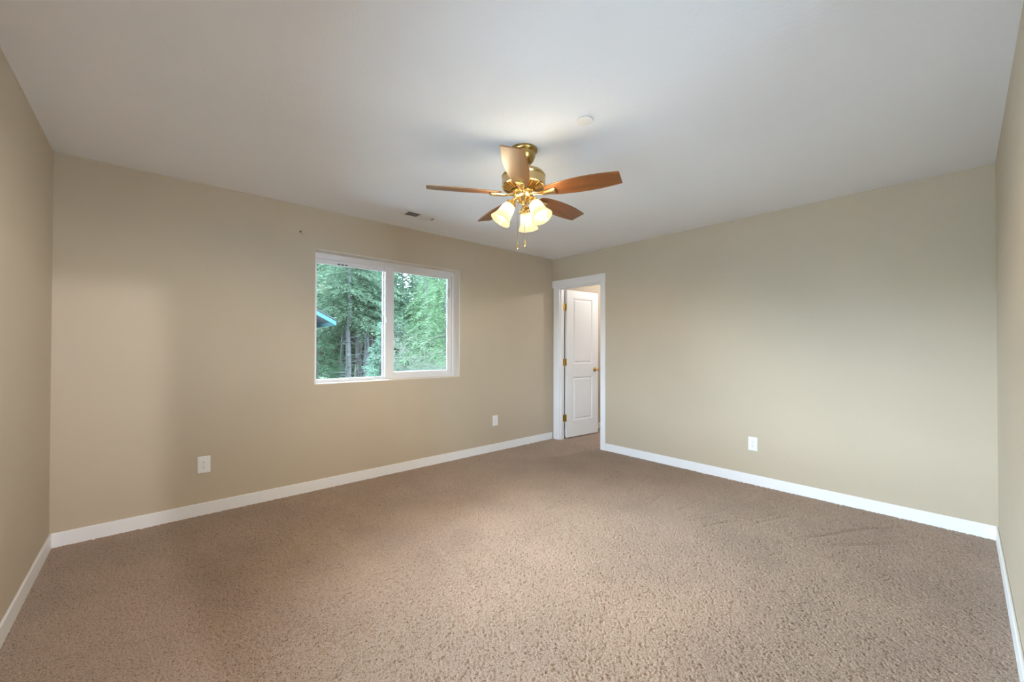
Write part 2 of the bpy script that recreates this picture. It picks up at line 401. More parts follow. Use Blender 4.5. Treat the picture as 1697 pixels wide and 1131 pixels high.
# ---------------------------------------------------------------- door leaf (local: x along the leaf from the hinge, y=0 visible face, -y towards the viewer)
door = empty('door_1', (0.121, -0.1495, 0.0), R(-4.8)); door['kind'] = 'structure'
door['label'] = 'white two-panel door standing open into the next room, brass hinges and knob'
LW, LT, LZ0, LZ1 = 0.632, 0.035, 0.014, 2.024
def panel_face(mb, y, sgn, rects):
    """a moulded face at y: flat field with recessed, raised-centre panels; sgn -1 faces the viewer"""
    xs = sorted({0.0, LW, rects[0][0], rects[0][1]}); zs = sorted({LZ0, LZ1} | {r[2] for r in rects} | {r[3] for r in rects})
    for i in range(len(xs) - 1):
        for k in range(len(zs) - 1):
            if any(abs(r[0] - xs[i]) < 1e-6 and abs(r[2] - zs[k]) < 1e-6 for r in rects): continue
            mb.add([(xs[i], y, zs[k]), (xs[i + 1], y, zs[k]), (xs[i + 1], y, zs[k + 1]), (xs[i], y, zs[k + 1])], [(0, 1, 2, 3)])
    for (a, b, c, d) in rects:
        loops = [(0, 0), (0.006, 0.009), (0.016, 0.011), (0.022, 0.011), (0.034, 0.003), (0.040, 0.002)]
        vs = []
        for ins, dep in loops:
            yy = y - sgn * dep
            vs += [(a + ins, yy, c + ins), (b - ins, yy, c + ins), (b - ins, yy, d - ins), (a + ins, yy, d - ins)]
        fs = []
        for i in range(len(loops) - 1):
            for k in range(4): fs.append((i * 4 + k, i * 4 + (k + 1) % 4, (i + 1) * 4 + (k + 1) % 4, (i + 1) * 4 + k))
        n = (len(loops) - 1) * 4; fs.append((n, n + 1, n + 2, n + 3)); mb.add(vs, fs)
RECTS = [(0.118, 0.505, 0.235, 0.832), (0.118, 0.505, 1.012, 1.916)]
mb = MB(); panel_face(mb, 0.0, -1, RECTS); panel_face(mb, LT, 1, RECTS)
mb.add([(0, 0, LZ0), (LW, 0, LZ0), (LW, LT, LZ0), (0, LT, LZ0), (0, 0, LZ1), (LW, 0, LZ1), (LW, LT, LZ1), (0, LT, LZ1)], [(0, 1, 2, 3), (4, 5, 6, 7), (1, 2, 6, 5), (3, 0, 4, 7)])
me = mb
leaf = mb.build('door_leaf', M_door, door)
for z in (1.79, 1.037, 0.279):
    mb = MB(); mb.box(-0.0025, 0.004, z - 0.047, 0.0, 0.034, z + 0.047)                     # leaf on the door edge
    mb.box(-0.052, 0.0215, z - 0.047, -0.020, 0.0240, z + 0.047)                             # leaf on the jamb
    for q in (-0.030, 0.0, 0.030): mb.lathe([(0.0035, 0), (0.0028, 0.0012)], 10, Matrix.Translation((-0.036, 0.0215, z + q)) @ Matrix.Rotation(R(90), 4, 'X'))
    h = mb.build('hinge', M_hinge, door); h['label'] = 'brass hinge'
    kb = MB()
    for q in range(5): kb.lathe([(0.0062, z - 0.047 + q * 0.019), (0.0066, z - 0.046 + q * 0.019), (0.0066, z - 0.030 + q * 0.019), (0.0062, z - 0.029 + q * 0.019)], 12, Matrix.Translation((-0.011, 0.030, 0)))
    kb.lathe([(0.003, z - 0.053), (0.005, z - 0.051), (0.005, z - 0.047)], 10, Matrix.Translation((-0.011, 0.030, 0))); kb.lathe([(0.005, z + 0.047), (0.005, z + 0.051), (0.003, z + 0.054)], 10, Matrix.Translation((-0.011, 0.030, 0)))
    kb.build('hinge_knuckle', M_hinge, h, smooth=True)
for sgn in (-1,):
    mtx = Matrix.Translation((0.556, 0.0, 0.926)) @ Matrix.Rotation(R(90), 4, 'X')
    kn = MB().lathe([(0.033, 0), (0.033, 0.004), (0.030, 0.008), (0.018, 0.011), (0.0115, 0.014), (0.0105, 0.034), (0.013, 0.042), (0.018, 0.049), (0.0205, 0.058), (0.019, 0.067), (0.013, 0.073), (0.005, 0.076)], 28, mtx).build('door_knob', M_brass, door, smooth=True)
    kn['label'] = 'brass knob'
MB().lathe([(0.033, 0), (0.030, 0.008), (0.0115, 0.014), (0.0105, 0.034), (0.022, 0.046), (0.0255, 0.056), (0.017, 0.073), (0.006, 0.076)], 24, Matrix.Translation((0.556, LT, 0.926)) @ Matrix.Rotation(R(-90), 4, 'X')).build('door_knob', M_brass, door, smooth=True)

# ---------------------------------------------------------------- window
M_return = paint('daylit_return_paint', (0.80, 0.755, 0.68), 95, 0.06)  # wall paint lightened to cream: daylight on the returns put into the colour
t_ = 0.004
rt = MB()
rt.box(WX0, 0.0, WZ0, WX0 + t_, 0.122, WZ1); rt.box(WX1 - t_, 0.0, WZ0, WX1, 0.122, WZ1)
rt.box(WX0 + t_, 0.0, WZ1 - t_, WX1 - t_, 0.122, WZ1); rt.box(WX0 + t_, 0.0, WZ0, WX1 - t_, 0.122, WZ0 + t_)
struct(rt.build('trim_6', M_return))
win = empty('window_1', ((WX0 + WX1) / 2, 0.13, WZ0)); win['kind'] = 'structure'
win['label'] = 'white vinyl sliding window looking out on a conifer forest'
def ring(mb, x0, z0, x1, z1, y0, y1, l, r, b, t):
    mb.box(x0, y0, z0, x0 + l, y1, z1); mb.box(x1 - r, y0, z0, x1, y1, z1)
    mb.box(x0 + l, y0, z0, x1 - r, y1, z0 + b); mb.box(x0 + l, y0, z1 - t, x1 - r, y1, z1); return mb
F0, F1 = 0.122, 0.170
fr_ = ring(MB(), WX0 + 0.001, WZ0 + 0.001, WX1 - 0.001, WZ1 - 0.001, F0, F1, 0.034, 0.034, 0.024, 0.050)
fr_.box(WX0 + 0.035, F0 + 0.020, WZ1 - 0.057, WX1 - 0.035, F0 + 0.026, WZ1 - 0.050)
fr_.build('window_frame', M_vinyl, win, bevel=0.002, world=True)
ls = ring(MB(), -2.995, WZ0 + 0.025, -2.318, WZ1 - 0.051, F0 + 0.026, F0 + 0.044, 0.020, 0.036, 0.008, 0.042).build('sash', M_vinyl, win, bevel=0.002, world=True)
MB().box(-2.974, F0 + 0.034, WZ0 + 0.034, -2.355, F0 + 0.037, WZ1 - 0.094).build('pane', M_glass, ls, world=True)
rs_ = ring(MB(), -2.345, WZ0 + 0.020, -1.560, WZ1 - 0.040, F0 - 0.006, F0 + 0.019, 0.088, 0.046, 0.050, 0.040)
rs_.box(-2.345, F0 - 0.016, WZ0 + 0.020, -2.330, F0 - 0.004, WZ1 - 0.045)      # interlock lip
rs_ = rs_.build('sash', M_vinyl, win, bevel=0.002, world=True)
ring(MB(), -2.256, WZ0 + 0.071, -1.607, WZ1 - 0.081, F0 - 0.002, F0 + 0.010, 0.007, 0.007, 0.007, 0.007).build('glazing_bead', M_plastic, rs_, world=True)
MB().box(-2.256, F0 + 0.004, WZ0 + 0.071, -1.607, F0 + 0.007, WZ1 - 0.081).build('pane', M_glass, rs_, world=True)
lt = MB(); lt.box(-2.352, F0 - 0.026, 1.455, -2.330, F0 - 0.012, 1.555); lt.box(-2.349, F0 - 0.040, 1.480, -2.335, F0 - 0.026, 1.530)
lt.build('latch', M_plastic, win, bevel=0.003, world=True)
for k in range(3):
    x = -2.795 + k * 0.034
    MB().box(x, F0 + 0.0245, 2.003, x + 0.024, F0 + 0.027, 2.014).build('vent_slot', M_slot, ls, world=True)
MB().box(-1.596, F0 - 0.0075, 1.800, -1.590, F0 - 0.0055, 1.900).build('label_strip', M_grey, rs_, world=True)
MB().box(-1.559, F0 - 0.002, WZ0 + 0.022, -1.5555, F0 + 0.004, WZ1 - 0.052).build('weatherstrip', M_rubber, win, world=True)

for nm, loc, rz, wd, hh in (('fill_window_2', ((VX0 + VX1) / 2, -B - 0.08, FZ0), R(180), VX1 - VX0, FZ1 - FZ0), ('fill_window_3', (-A - 0.09, (UY0 + UY1) / 2, VZ0), R(90), UY1 - UY0, VZ1 - VZ0)):
    w_ = empty(nm, loc, rz); w_['kind'] = 'structure'  # added windows, out of view, there to brighten the room
    ring(MB(), -wd / 2 + 0.001, 0.001, wd / 2 - 0.001, hh - 0.001, 0, 0.035, 0.05, 0.05, 0.05, 0.05).box(-0.03, 0, 0.05, 0.03, 0.03, hh - 0.05).build('window_frame', M_vinyl, w_)
    for x0, x1 in ((-wd / 2 + 0.05, -0.03), (0.03, wd / 2 - 0.05)): MB().box(x0, 0.012, 0.05, x1, 0.016, hh - 0.05).build('pane', M_glass, w_)
struct(MB().box(-A - 4.4, -5.4, 2.45, -A - 0.13, 0.2, 2.6).build('sky_shield_left', M_shield))  # unseen overhangs added to hold back sky light from the fill windows
struct(MB().box(-3.38, -B - 4.4, 2.45, 2.0, -B - 0.12, 2.6).build('sky_shield_front', M_shield))
# ---------------------------------------------------------------- ceiling fan
FX, FY = -2.397, -1.956
fan = empty('ceiling_fan', (FX, FY, H))
tag(fan, 'brass ceiling fan with five dark wood blades and three lit bell lamp shades', 'ceiling fan')
def fz(z): return z - H
MB().lathe([(0.083, 0), (0.083, fz(2.428)), (0.078, fz(2.420)), (0.072, fz(2.415)), (0.070, fz(2.395)), (0.060, fz(2.372)), (0.046, fz(2.356)), (0.030, fz(2.350))], 48).build('canopy', M_brass_dk, fan, smooth=True)
MB().lathe([(0.016, fz(2.36)), (0.016, fz(2.325)), (0.030, fz(2.318)), (0.034, fz(2.300))], 24).build('downrod', M_brass_dk, fan, smooth=True)
mot = MB().lathe([(0.030, fz(2.310)), (0.060, fz(2.308)), (0.100, fz(2.300)), (0.124, fz(2.290)), (0.132, fz(2.278)), (0.134, fz(2.272)), (0.131, fz(2.268)), (0.131, fz(2.226)), (0.134, fz(2.222)), (0.134, fz(2.212)), (0.128, fz(2.207))], 64).build('motor_housing', M_brass, fan, smooth=True)
MB().lathe([(0.126, fz(2.209)), (0.070, fz(2.192)), (0.068, fz(2.20))], 48).build('motor_base', M_brass_dk, mot, smooth=True)
vr = MB()
for k in range(36):
    a = 2 * math.pi * k / 36; mtx = Matrix.Rotation(a, 4, 'Z')
    vr.add([(0.078, -0.0025, fz(2.187)), (0.078, 0.0025, fz(2.187)), (0.129, 0.005, fz(2.203)), (0.129, -0.005, fz(2.203)),
            (0.078, -0.0025, fz(2.197)), (0.078, 0.0025, fz(2.197)), (0.129, 0.005, fz(2.212)), (0.129, -0.005, fz(2.212))],
           [(0, 1, 2, 3), (4, 5, 6, 7), (0, 1, 5, 4), (1, 2, 6, 5), (2, 3, 7, 6), (3, 0, 4, 7)], mtx)
vr.build('vent_fins', M_brass, mot)
MB().lathe([(0.074, fz(2.196)), (0.076, fz(2.190)), (0.074, fz(2.178)), (0.060, fz(2.174))], 48).build('flywheel', M_brass_dk, fan, smooth=True)
sw = MB().lathe([(0.060, fz(2.182)), (0.066, fz(2.178)), (0.067, fz(2.172)), (0.061, fz(2.167)), (0.059, fz(2.150)), (0.052, fz(2.136)), (0.040, fz(2.126)), (0.036, fz(2.118)), (0.028, fz(2.114))], 48).build('switch_housing', M_brass, fan, smooth=True)
MB().lathe([(0.026, fz(2.120)), (0.026, fz(2.112)), (0.016, fz(2.107)), (0.0115, fz(2.098)), (0.0125, fz(2.085)), (0.018, fz(2.070)), (0.026, fz(2.062)), (0.029, fz(2.058)), (0.026, fz(2.053)), (0.008, fz(2.050))], 32).build('finial', M_brass, fan, smooth=True)

# blades: local +x outwards, +y the counter-clockwise side, which dips
TILT = R(13)
BZ = 2.168
prof = [(0.140, 0.030), (0.150, 0.040), (0.180, 0.049), (0.230, 0.058), (0.290, 0.065), (0.350, 0.0685), (0.410, 0.0695), (0.470, 0.0665), (0.530, 0.060), (0.572, 0.054), (0.580, 0.052)]
def blade_mesh():
    mb = MB(); t = 0.0030; n = 8; rows = []
    for r, hw in prof:
        row = []
        for side in (t, -t):
            for k in range(n + 1):
                row.append((r, -hw + 2 * hw * k / n, side))
        rows.append(row)
    vs = []; W_ = 2 * (n + 1)
    ct, st = math.cos(-TILT), math.sin(-TILT)
    for row in rows:
        for x, y, z in row: vs.append((x, y * ct - z * st, y * st + z * ct))
    fs = []
    for i in range(len(prof) - 1):
        for k in range(n):
            a = i * W_ + k; fs.append((a, a + 1, a + W_ + 1, a + W_))
            a = i * W_ + n + 1 + k; fs.append((a, a + W_, a + W_ + 1, a + 1))
        for k in (0, n):
            a = i * W_ + k; b = i * W_ + n + 1 + k; fs.append((a, a + W_, b + W_, b))
    for i in (0, len(prof) - 1):
        fs.append(tuple(i * W_ + k for k in range(n + 1)) + tuple(i * W_ + n + 1 + k for k in range(n, -1, -1)))
    return mb.add(vs, fs)
def arm_mesh():
    """blade iron: narrow bar from the flywheel widening under the blade root"""
    mb = MB(); ct, st = math.cos(-TILT), math.sin(-TILT)
    secs = [(0.062, 0.014, 0.018, 0.0, 0), (0.085, 0.012, 0.008, -0.006, 0.2), (0.105, 0.011, 0.007, -0.012, 0.7), (0.130, 0.017, 0.010, -0.014, 1), (0.165, 0.022, 0.011, -0.0125, 1), (0.195, 0.026, 0.011, -0.0115, 1), (0.203, 0.026, 0.010, -0.0105, 1)]
    vs = []
    for x, hw, th, zc, tw in secs:
        a = -TILT * tw; c_, s_ = math.cos(a), math.sin(a)
        for y, z in ((-hw, -th * 0.2), (-hw * 0.55, -th * 0.75), (hw * 0.55, -th * 0.75), (hw, -th * 0.2), (hw, th * 0.5), (-hw, th * 0.5)):
            vs.append((x, y * c_ - z * s_, zc + y * s_ + z * c_))
    fs = []
    for i in range(len(secs) - 1):
        for k in range(6): fs.append((i * 6 + k, i * 6 + (k + 1) % 6, (i + 1) * 6 + (k + 1) % 6, (i + 1) * 6 + k))
    fs.append((5, 4, 3, 2, 1, 0)); n = (len(secs) - 1) * 6; fs.append(tuple(n + k for k in range(6)))
    return mb.add(vs, fs)
def mount_mesh():
    """dark slot plate at the iron's outer end"""
    mb = MB(); mb.box(0.2005, -0.019, -0.0135, 0.2095, 0.019, -0.0035, Matrix.Rotation(-TILT, 4, 'X'))
    return mb
PHI0 = 262.5
blade0 = arm0 = None
for k in range(5):
    ang = R(PHI0 + 72 * k - 90) + YAW
    if blade0 is None:
        blade0 = blade_mesh().build('fan_blade', M_wood, fan, loc=(0, 0, fz(BZ)), rot=(0, 0, ang), bevel=0.0012)
        arm0 = arm_mesh().build('blade_arm', M_brass, fan, smooth=True, loc=(0, 0, fz(BZ)), rot=(0, 0, ang))
        mount_mesh().build('mount_slot', M_brass_dk, arm0)
        blade0['label'] = 'fan blade pointing at the viewer, shining in the lamp light'
    else:
        b_ = blade0.copy(); C.objects.link(b_); b_.rotation_euler = (0, 0, ang); del b_['label']
        a_ = copy_tree(arm0); a_.rotation_euler = (0, 0, ang)

# lamp kit: three curved arms, fitters, bell shades, bulbs
LAMPCOL = (1.0, 0.85, 0.62)
for k, ph in enumerate((76, 196, 316)):
    ang = R(ph - 90) + YAW; rad = Vector((math.cos(ang), math.sin(ang), 0)); th = R(32)
    ax = rad * math.sin(th) + Vector((0, 0, -math.cos(th)))
    neck = rad * 0.080 + Vector((0, 0, fz(2.101)))
    pts = [rad * 0.030 + Vector((0, 0, fz(2.128))), rad * 0.050 + Vector((0, 0, fz(2.137))), rad * 0.064 + Vector((0, 0, fz(2.133))), neck - ax * 0.012]
    la = MB().tube(pts, 0.0075, 10).build('lamp_arm', M_brass, fan, smooth=True)
    up = axis_matrix(neck, -ax)
    MB().lathe([(0.009, 0.020), (0.020, 0.016), (0.031, 0.006), (0.033, -0.004), (0.033, -0.014), (0.030, -0.016)], 32, up).build('fitter_cup', M_brass, la, smooth=True)
    rim = neck + ax * 0.125
    sh = MB(); tk = 0.0025
    outer = [(0.0645, 0.0), (0.0620, 0.006), (0.0560, 0.018), (0.0495, 0.034), (0.0455, 0.052), (0.0435, 0.072), (0.0415, 0.092), (0.0365, 0.108), (0.0300, 0.118), (0.0260, 0.122)]
    inner = [(r - tk, z) for r, z in outer[::-1]]
    sh.lathe(outer + inner, 40, cap=False)
    n = 40; L_ = len(outer) * 2 - 1
    for q in range(n): sh.f.append((L_ * n + q, L_ * n + (q + 1) % n, (q + 1) % n, q))
    o = sh.build('lamp_shade', M_shade, fan, smooth=True)
    o.matrix_local = axis_matrix(rim, -ax)
    bm_ = MB().lathe([(0.002, 0.052), (0.010, 0.053), (0.0165, 0.058), (0.019, 0.067), (0.0175, 0.076), (0.013, 0.086), (0.012, 0.105)], 20)
    bb = bm_.build('light_bulb', M_bulb, o, smooth=True)
    ld = bpy.data.lights.new('lamp_light', 'POINT'); ld.energy = LAMP_W; ld.color = LAMPCOL; ld.shadow_soft_size = 0.012
    lo = bpy.data.objects.new('lamp_light', ld); C.objects.link(lo); lo.parent = fan; lo.location = rim - ax * 0.040
    # added upward spot beside the shade, standing in for light through the glass
    gd = bpy.data.lights.new('ceiling_fill_spot', 'SPOT'); gd.spot_size = R(177); gd.spot_blend = 0.03; gd.energy = FILL_SPOT_W; gd.color = (1, 0.87, 0.66); gd.shadow_soft_size = 0.035
    go = bpy.data.objects.new('ceiling_fill_spot', gd); C.objects.link(go); go.parent = fan
    go.location = neck + ax * 0.070 + rad * (math.cos(th) * 0.088) + Vector((0, 0, math.sin(th) * 0.088)); go.rotation_euler = (R(180), 0, 0)

# pull chains
VR = Vector((math.sin(YAW), -math.cos(YAW), 0)); VF = Vector((math.cos(YAW), math.sin(YAW), 0))
for lab, sx, fy_, z0, z1, z2 in (('longer pull chain', -0.036, -0.052, 2.098, 1.850, 1.815), ('shorter pull chain', 0.006, -0.062, 2.140, 1.867, 1.830)):
    p = VR * sx + VF * fy_
    ch = MB().tube([p * 0.7 + Vector((0, 0, fz(z0 + 0.012))), p * 0.95 + Vector((0, 0, fz(z0 + 0.008))), p + Vector((0, 0, fz(z0 - 0.006))), p + Vector((0, 0, fz(z1)))], 0.0012, 6)
    nb = int((z0 - z1) / 0.0075)
    for q in range(nb): ch.lathe([(0.0005, -0.0019), (0.0018, 0), (0.0005, 0.0019)], 6, Matrix.Translation(p + Vector((0, 0, fz(z1 + q * 0.0075)))))
    c_ = ch.build('pull_chain', M_brass_dk, fan, smooth=True); c_['label'] = lab
    MB().lathe([(0.002, fz(z1 + 0.003)), (0.0055, fz(z1 - 0.002)), (0.0055, fz(z1 - 0.010)), (0.0075, fz((z1 + z2) / 2 - 0.004)), (0.0065, fz(z2 + 0.004)), (0.003, fz(z2))], 14, Matrix.Translation(p)).build('chain_pull', M_brass, c_, smooth=True)

# ---------------------------------------------------------------- ceiling register, cover plate, wall hook
vt = empty('ceiling_vent', (-2.27, -0.430, H))
tag(vt, 'white metal air vent set in the ceiling above the window', 'air vent')
VW, VD = 0.155, 0.080
f_ = ring(MB(), -VW, -VD, VW, VD, 0, 1, 0.030, 0.030, 0.028, 0.028); f_.v = [(x, z, -0.006 if y < 0.5 else 0.0) for x, y, z in f_.v]
f_.box(-0.006, -VD + 0.028, -0.005, 0.006, VD - 0.028, 0.0)
f_.build('frame', M_plate, vt, bevel=0.0015)
MB().box(-VW + 0.02, -VD + 0.02, -0.0012, VW - 0.02, VD - 0.02, -0.0002).build('duct_opening', M_grey, vt)
for sgn, x0 in ((1, -0.120), (-1, 0.014)):
    for q in range(9):
        x = x0 + q * 0.0135
        MB().box(-0.0045, -VD + 0.029, -0.0006, 0.0045, VD - 0.029, 0.0006, Matrix.Translation((x, 0, -0.0045)) @ Matrix.Rotation(R(-38 if sgn > 0 else 30), 4, 'Y')).build('slat', M_plate, vt)
MB().box(0.133, -0.028, -0.011, 0.139, 0.018, -0.006).build('damper_lever', M_grey, vt)

cp = empty('ceiling_cover_plate', (-2.382, -2.409, H))
tag(cp, 'small round white cover plate on the ceiling right of the fan', 'cover plate')
MB().lathe([(0.030, 0), (0.030, -0.006)], 32).build('recess_ring', M_slot, cp)
MB().lathe([(0.041, -0.006), (0.042, -0.0075), (0.0415, -0.0095), (0.038, -0.0105)], 48).build('cover_disc', M_plate, cp, smooth=True)

hk = empty('wall_hook', (-3.144, 0, 2.21))
tag(hk, 'tiny pale hook screwed into the wall above the window corner', 'wall hook')
MB().lathe([(0.006, 0), (0.0075, 0.002), (0.004, 0.006)], 14, Matrix.Rotation(R(90), 4, 'X')).build('anchor', M_grey, hk, smooth=True, loc=(-0.006, 0, 0.004))
MB().tube([(0, 0, 0.004), (0.002, -0.012, 0.006), (0.003, -0.020, 0.001), (0.004, -0.021, -0.008), (0.005, -0.016, -0.016), (0.005, -0.009, -0.015)], 0.0035, 8).build('hook_prong', M_plastic, hk, smooth=True)

# ---------------------------------------------------------------- wall outlets (local: x along the wall, -y out of the wall)
def outlet(loc, rz, label):
    o = empty('wall_outlet', loc, rz)
    tag(o, label, 'outlet', 'white duplex outlets on the walls')
    hw, hh = 0.0385, 0.0615
    vs = []; lo = [(0, 0), (0, -0.003), (0.004, -0.006), (0.014, -0.0068)]
    for ins, y in lo: vs += [(-hw + ins, y, -hh + ins), (hw - ins, y, -hh + ins), (hw - ins, y, hh - ins), (-hw + ins, y, hh - ins)]
    fs = []
    for i in range(3):
        for k in range(4): fs.append((i * 4 + k, i * 4 + (k + 1) % 4, (i + 1) * 4 + (k + 1) % 4, (i + 1) * 4 + k))
    fs += [(12, 13, 14, 15), (3, 2, 1, 0)]
    MB().add(vs, fs).build('cover_plate', M_plastic, o)
    for zc in (-0.0195, 0.0195):
        mb = MB(); n = 24; pts = []
        for k in range(n):
            a = 2 * math.pi * k / n; pts.append((0.0168 * math.cos(a), max(-0.0128, min(0.0128, 0.0168 * math.sin(a)))))
        vs = [(x, -0.0065, zc + z) for x, z in pts] + [(x * 0.96, -0.0082, zc + z * 0.96) for x, z in pts]
        mb.add(vs, [(k, (k + 1) % n, n + (k + 1) % n, n + k) for k in range(n)] + [tuple(n + k for k in range(n))])
        s = mb.build('socket', M_plastic, o)
        sl = MB(); sl.box(-0.0074, -0.0086, zc + 0.001, -0.0052, -0.0080, zc + 0.0085); sl.box(0.0052, -0.0086, zc + 0.002, 0.0072, -0.0080, zc + 0.0085)
        sl.lathe([(0.0026, 0), (0.0026, 0.0006)], 12, Matrix.Translation((0, -0.0080, zc - 0.0055)) @ Matrix.Rotation(R(90), 4, 'X'))
        sl.build('socket_slots', M_slot, s)
    MB().lathe([(0.0032, 0), (0.0022, 0.0012)], 12, Matrix.Translation((0, -0.0066, 0)) @ Matrix.Rotation(R(90), 4, 'X')).build('screw', M_screw, o)
    return o
out0 = outlet((-3.787, 0, 0.367), 0, 'white duplex outlet low on the window wall, left of the window')
o2 = copy_tree(out0); o2.location = (-1.013, 0, 0.361); o2['label'] = 'white duplex outlet low on the window wall, between window and door'
o3 = copy_tree(out0); o3.location = (0, -2.456, 0.365); o3.rotation_euler = (0, 0, R(-90)); o3['label'] = 'white duplex outlet low on the wall to the right of the door'

# ---------------------------------------------------------------- unseen lamps added in the neighbouring rooms for their light
def added_lamp(name, loc, power, label, size=0.05, col=(1, 0.97, 0.95)):
    e_ = empty(name, loc); struct(e_); e_['label'] = label
    MB().lathe([(0.07, 0), (0.07, -0.02), (0.05, -0.03)], 24).build('lamp_base', M_brass, e_, smooth=True)
    MB().lathe([(0.02, -0.03), (0.03, -0.045), (0.03, -0.07), (0.01, -0.09)], 16).build('light_bulb', M_bulb, e_, smooth=True)
    d = bpy.data.lights.new('lamp_light', 'POINT'); d.energy = power; d.color = col; d.shadow_soft_size = size
    o = bpy.data.objects.new('lamp_light', d); C.objects.link(o); o.parent = e_; o.location = (0, 0, -0.17)
added_lamp('added_closet_lamp', (1.25, -1.0, H), 34, 'added brass ceiling lamp with bare bulb, lighting the room behind the open door')
added_lamp('added_landing_lamp', (-3.64, -5.5, H - 0.10), 235, 'added fill lamp with bare bulb on the landing behind the camera', 0.04, (1, 0.99, 1.02))

# ---------------------------------------------------------------- outdoors
GZ = -3.0
struct(MB().box(-150, 10.0, GZ - 0.3, 150, 150, GZ).build('ground_outside', M_ground))
struct(MB().box(-150, -150, GZ - 0.3, 150, 10.0, GZ).build('ground_yard', M_bounce))

def at(px, dist, z=GZ):
    d = _f + _r * ((px - 848.5) / FPX); d.z = 0; d.normalize()
    return Vector((CAM.x + d.x * dist, CAM.y + d.y * dist, z))

def conifer_foliage(h, base, rad, nb, seed, leaf=0.085, spacing=0.07, droop=0.35, top_pow=0.8, up=0.15):
    """needle sprays along drooping branches; every needle spray is a small folded blade"""
    rs = np.random.RandomState(seed); V = []; F = []; cnt = 0
    for i in range(nb):
        u = (i + rs.rand()) / nb
        z = base + (h - base) * u ** 0.92
        L = rad * max(0.06, (1 - u)) ** top_pow * rs.uniform(0.65, 1.12)
        az = i * 2.39996 + rs.uniform(-0.4, 0.4)
        n = max(3, int(L / spacing))
        s = (np.arange(n) + rs.rand(n) * 0.7) / n
        s = 0.12 + 0.88 * s
        bx = L * s; bz = up * L * s * (1 - 0.4 * s) - droop * L * s ** 2
        bend = 0.18 * L * s ** 2 * rs.uniform(-1, 1)
        for side in (-1, 1):
            tl = np.clip(0.42 * L * (1 - s) + 0.10, 0.10, 0.62) * rs.uniform(0.7, 1.2, n)
            k = 9
            for q in range(k):
                m_ = np.ones(n, bool) if q < 2 else (tl > 0.055 * q)
                c = m_.sum()
                if c == 0: continue
                t = (q + rs.rand(c)) / k * tl[m_]
                a = R(48) + rs.uniform(-0.25, 0.25, c)
                px = bx[m_] + np.cos(a) * t; py = bend[m_] + side * np.sin(a) * t; pz = bz[m_] - 0.35 * t ** 1.3 + rs.uniform(-0.02, 0.02, c)
                # blade: base, two shoulders, tip
                da = side * (a + rs.uniform(-0.7, 0.7, c)); dx, dy = np.cos(da), np.sin(da); dz = rs.uniform(-0.65, 0.25, c)
                ll = leaf * rs.uniform(0.6, 1.7, c); ww = ll * rs.uniform(0.05, 0.10, c)
                tz = rs.uniform(-0.8, 0.8, c)
                p0 = np.stack([px, py, pz], -1)
                d = np.stack([dx, dy, dz], -1); sd = np.stack([-dy, dx, tz], -1)
                p1 = p0 + d * (ll * 0.45)[:, None] + sd * ww[:, None]; p2 = p0 + d * ll[:, None]; p3 = p0 + d * (ll * 0.45)[:, None] - sd * ww[:, None]
                P = np.stack([p0, p1, p2, p3], 1).reshape(-1, 3)
                ca, sa = math.cos(az), math.sin(az)
                Q = np.stack([P[:, 0] * ca - P[:, 1] * sa, P[:, 0] * sa + P[:, 1] * ca, P[:, 2] + z], -1)
                V.append(Q); F.append(np.arange(c * 4).reshape(-1, 4) + cnt); cnt += c * 4
    return np.concatenate(V).astype(np.float32), np.concatenate(F).astype(np.int32)

def quads_mesh(name, V, F, mat):
    me = bpy.data.meshes.new(name); me.vertices.add(len(V)); me.vertices.foreach_set('co', V.ravel())
    me.loops.add(F.size); me.loops.foreach_set('vertex_index', F.ravel())
    me.polygons.add(len(F)); me.polygons.foreach_set('loop_start', np.arange(len(F), dtype=np.int32) * 4)
    me.update(calc_edges=True); me.materials.append(mat); return me

def trunk_mb(h, r, seed, branches=0, rad=1.5, base=0):
    rnd = random.Random(seed); mb = MB()
    pts = []; rr = []
    for i in range(13):
        u = i / 12; pts.append((rnd.uniform(-1, 1) * 0.02 * h * u * 0.5, rnd.uniform(-1, 1) * 0.02 * h * u * 0.5, h * u - 0.02)); rr.append(r * (1 - 0.85 * u) + 0.01)
    mb.tube(pts, rr, 10)
    for i in range(branches):
        u = rnd.random(); z = base + (h * 0.95 - base) * u; a = rnd.uniform(0, 6.283); L = rad * (1 - 0.8 * u) * rnd.uniform(0.4, 0.9)
        mb.tube([(0, 0, z), (math.cos(a) * L * 0.5, math.sin(a) * L * 0.5, z + 0.04 * L), (math.cos(a) * L, math.sin(a) * L, z - 0.12 * L)], [0.022, 0.014, 0.006], 5)
    return mb

KINDS = {   # total height, crown base, crown radius, branches, leaf, spacing, trunk radius, materials
    'tall': dict(h=9.0, base=4.6, rad=2.4, nb=140, leaf=0.12, spacing=0.075, r=0.145, lm=M_leaf, bm=M_bark, droop=0.42),
    'full': dict(h=7.6, base=0.9, rad=2.6, nb=190, leaf=0.12, spacing=0.085, r=0.15, lm=M_leaf_lt, bm=M_bark_dk, droop=0.50),
    'blue': dict(h=8.0, base=1.2, rad=2.2, nb=180, leaf=0.11, spacing=0.08, r=0.13, lm=M_leaf_bl, bm=M_bark_dk, droop=0.38),
    'back': dict(h=14.5, base=1.0, rad=3.0, nb=190, leaf=0.27, spacing=0.15, r=0.17, lm=M_leaf, bm=M_bark_dk, droop=0.40),
    'pole': dict(h=10.8, base=6.2, rad=2.3, nb=110, leaf=0.18, spacing=0.11, r=0.12, lm=M_leaf, bm=M_bark_dk, droop=0.40),
    'young': dict(h=4.85, base=0.3, rad=1.65, nb=230, leaf=0.085, spacing=0.050, r=0.05, lm=M_leaf_young, bm=M_bark_dk, droop=0.05),
}
proto = {}
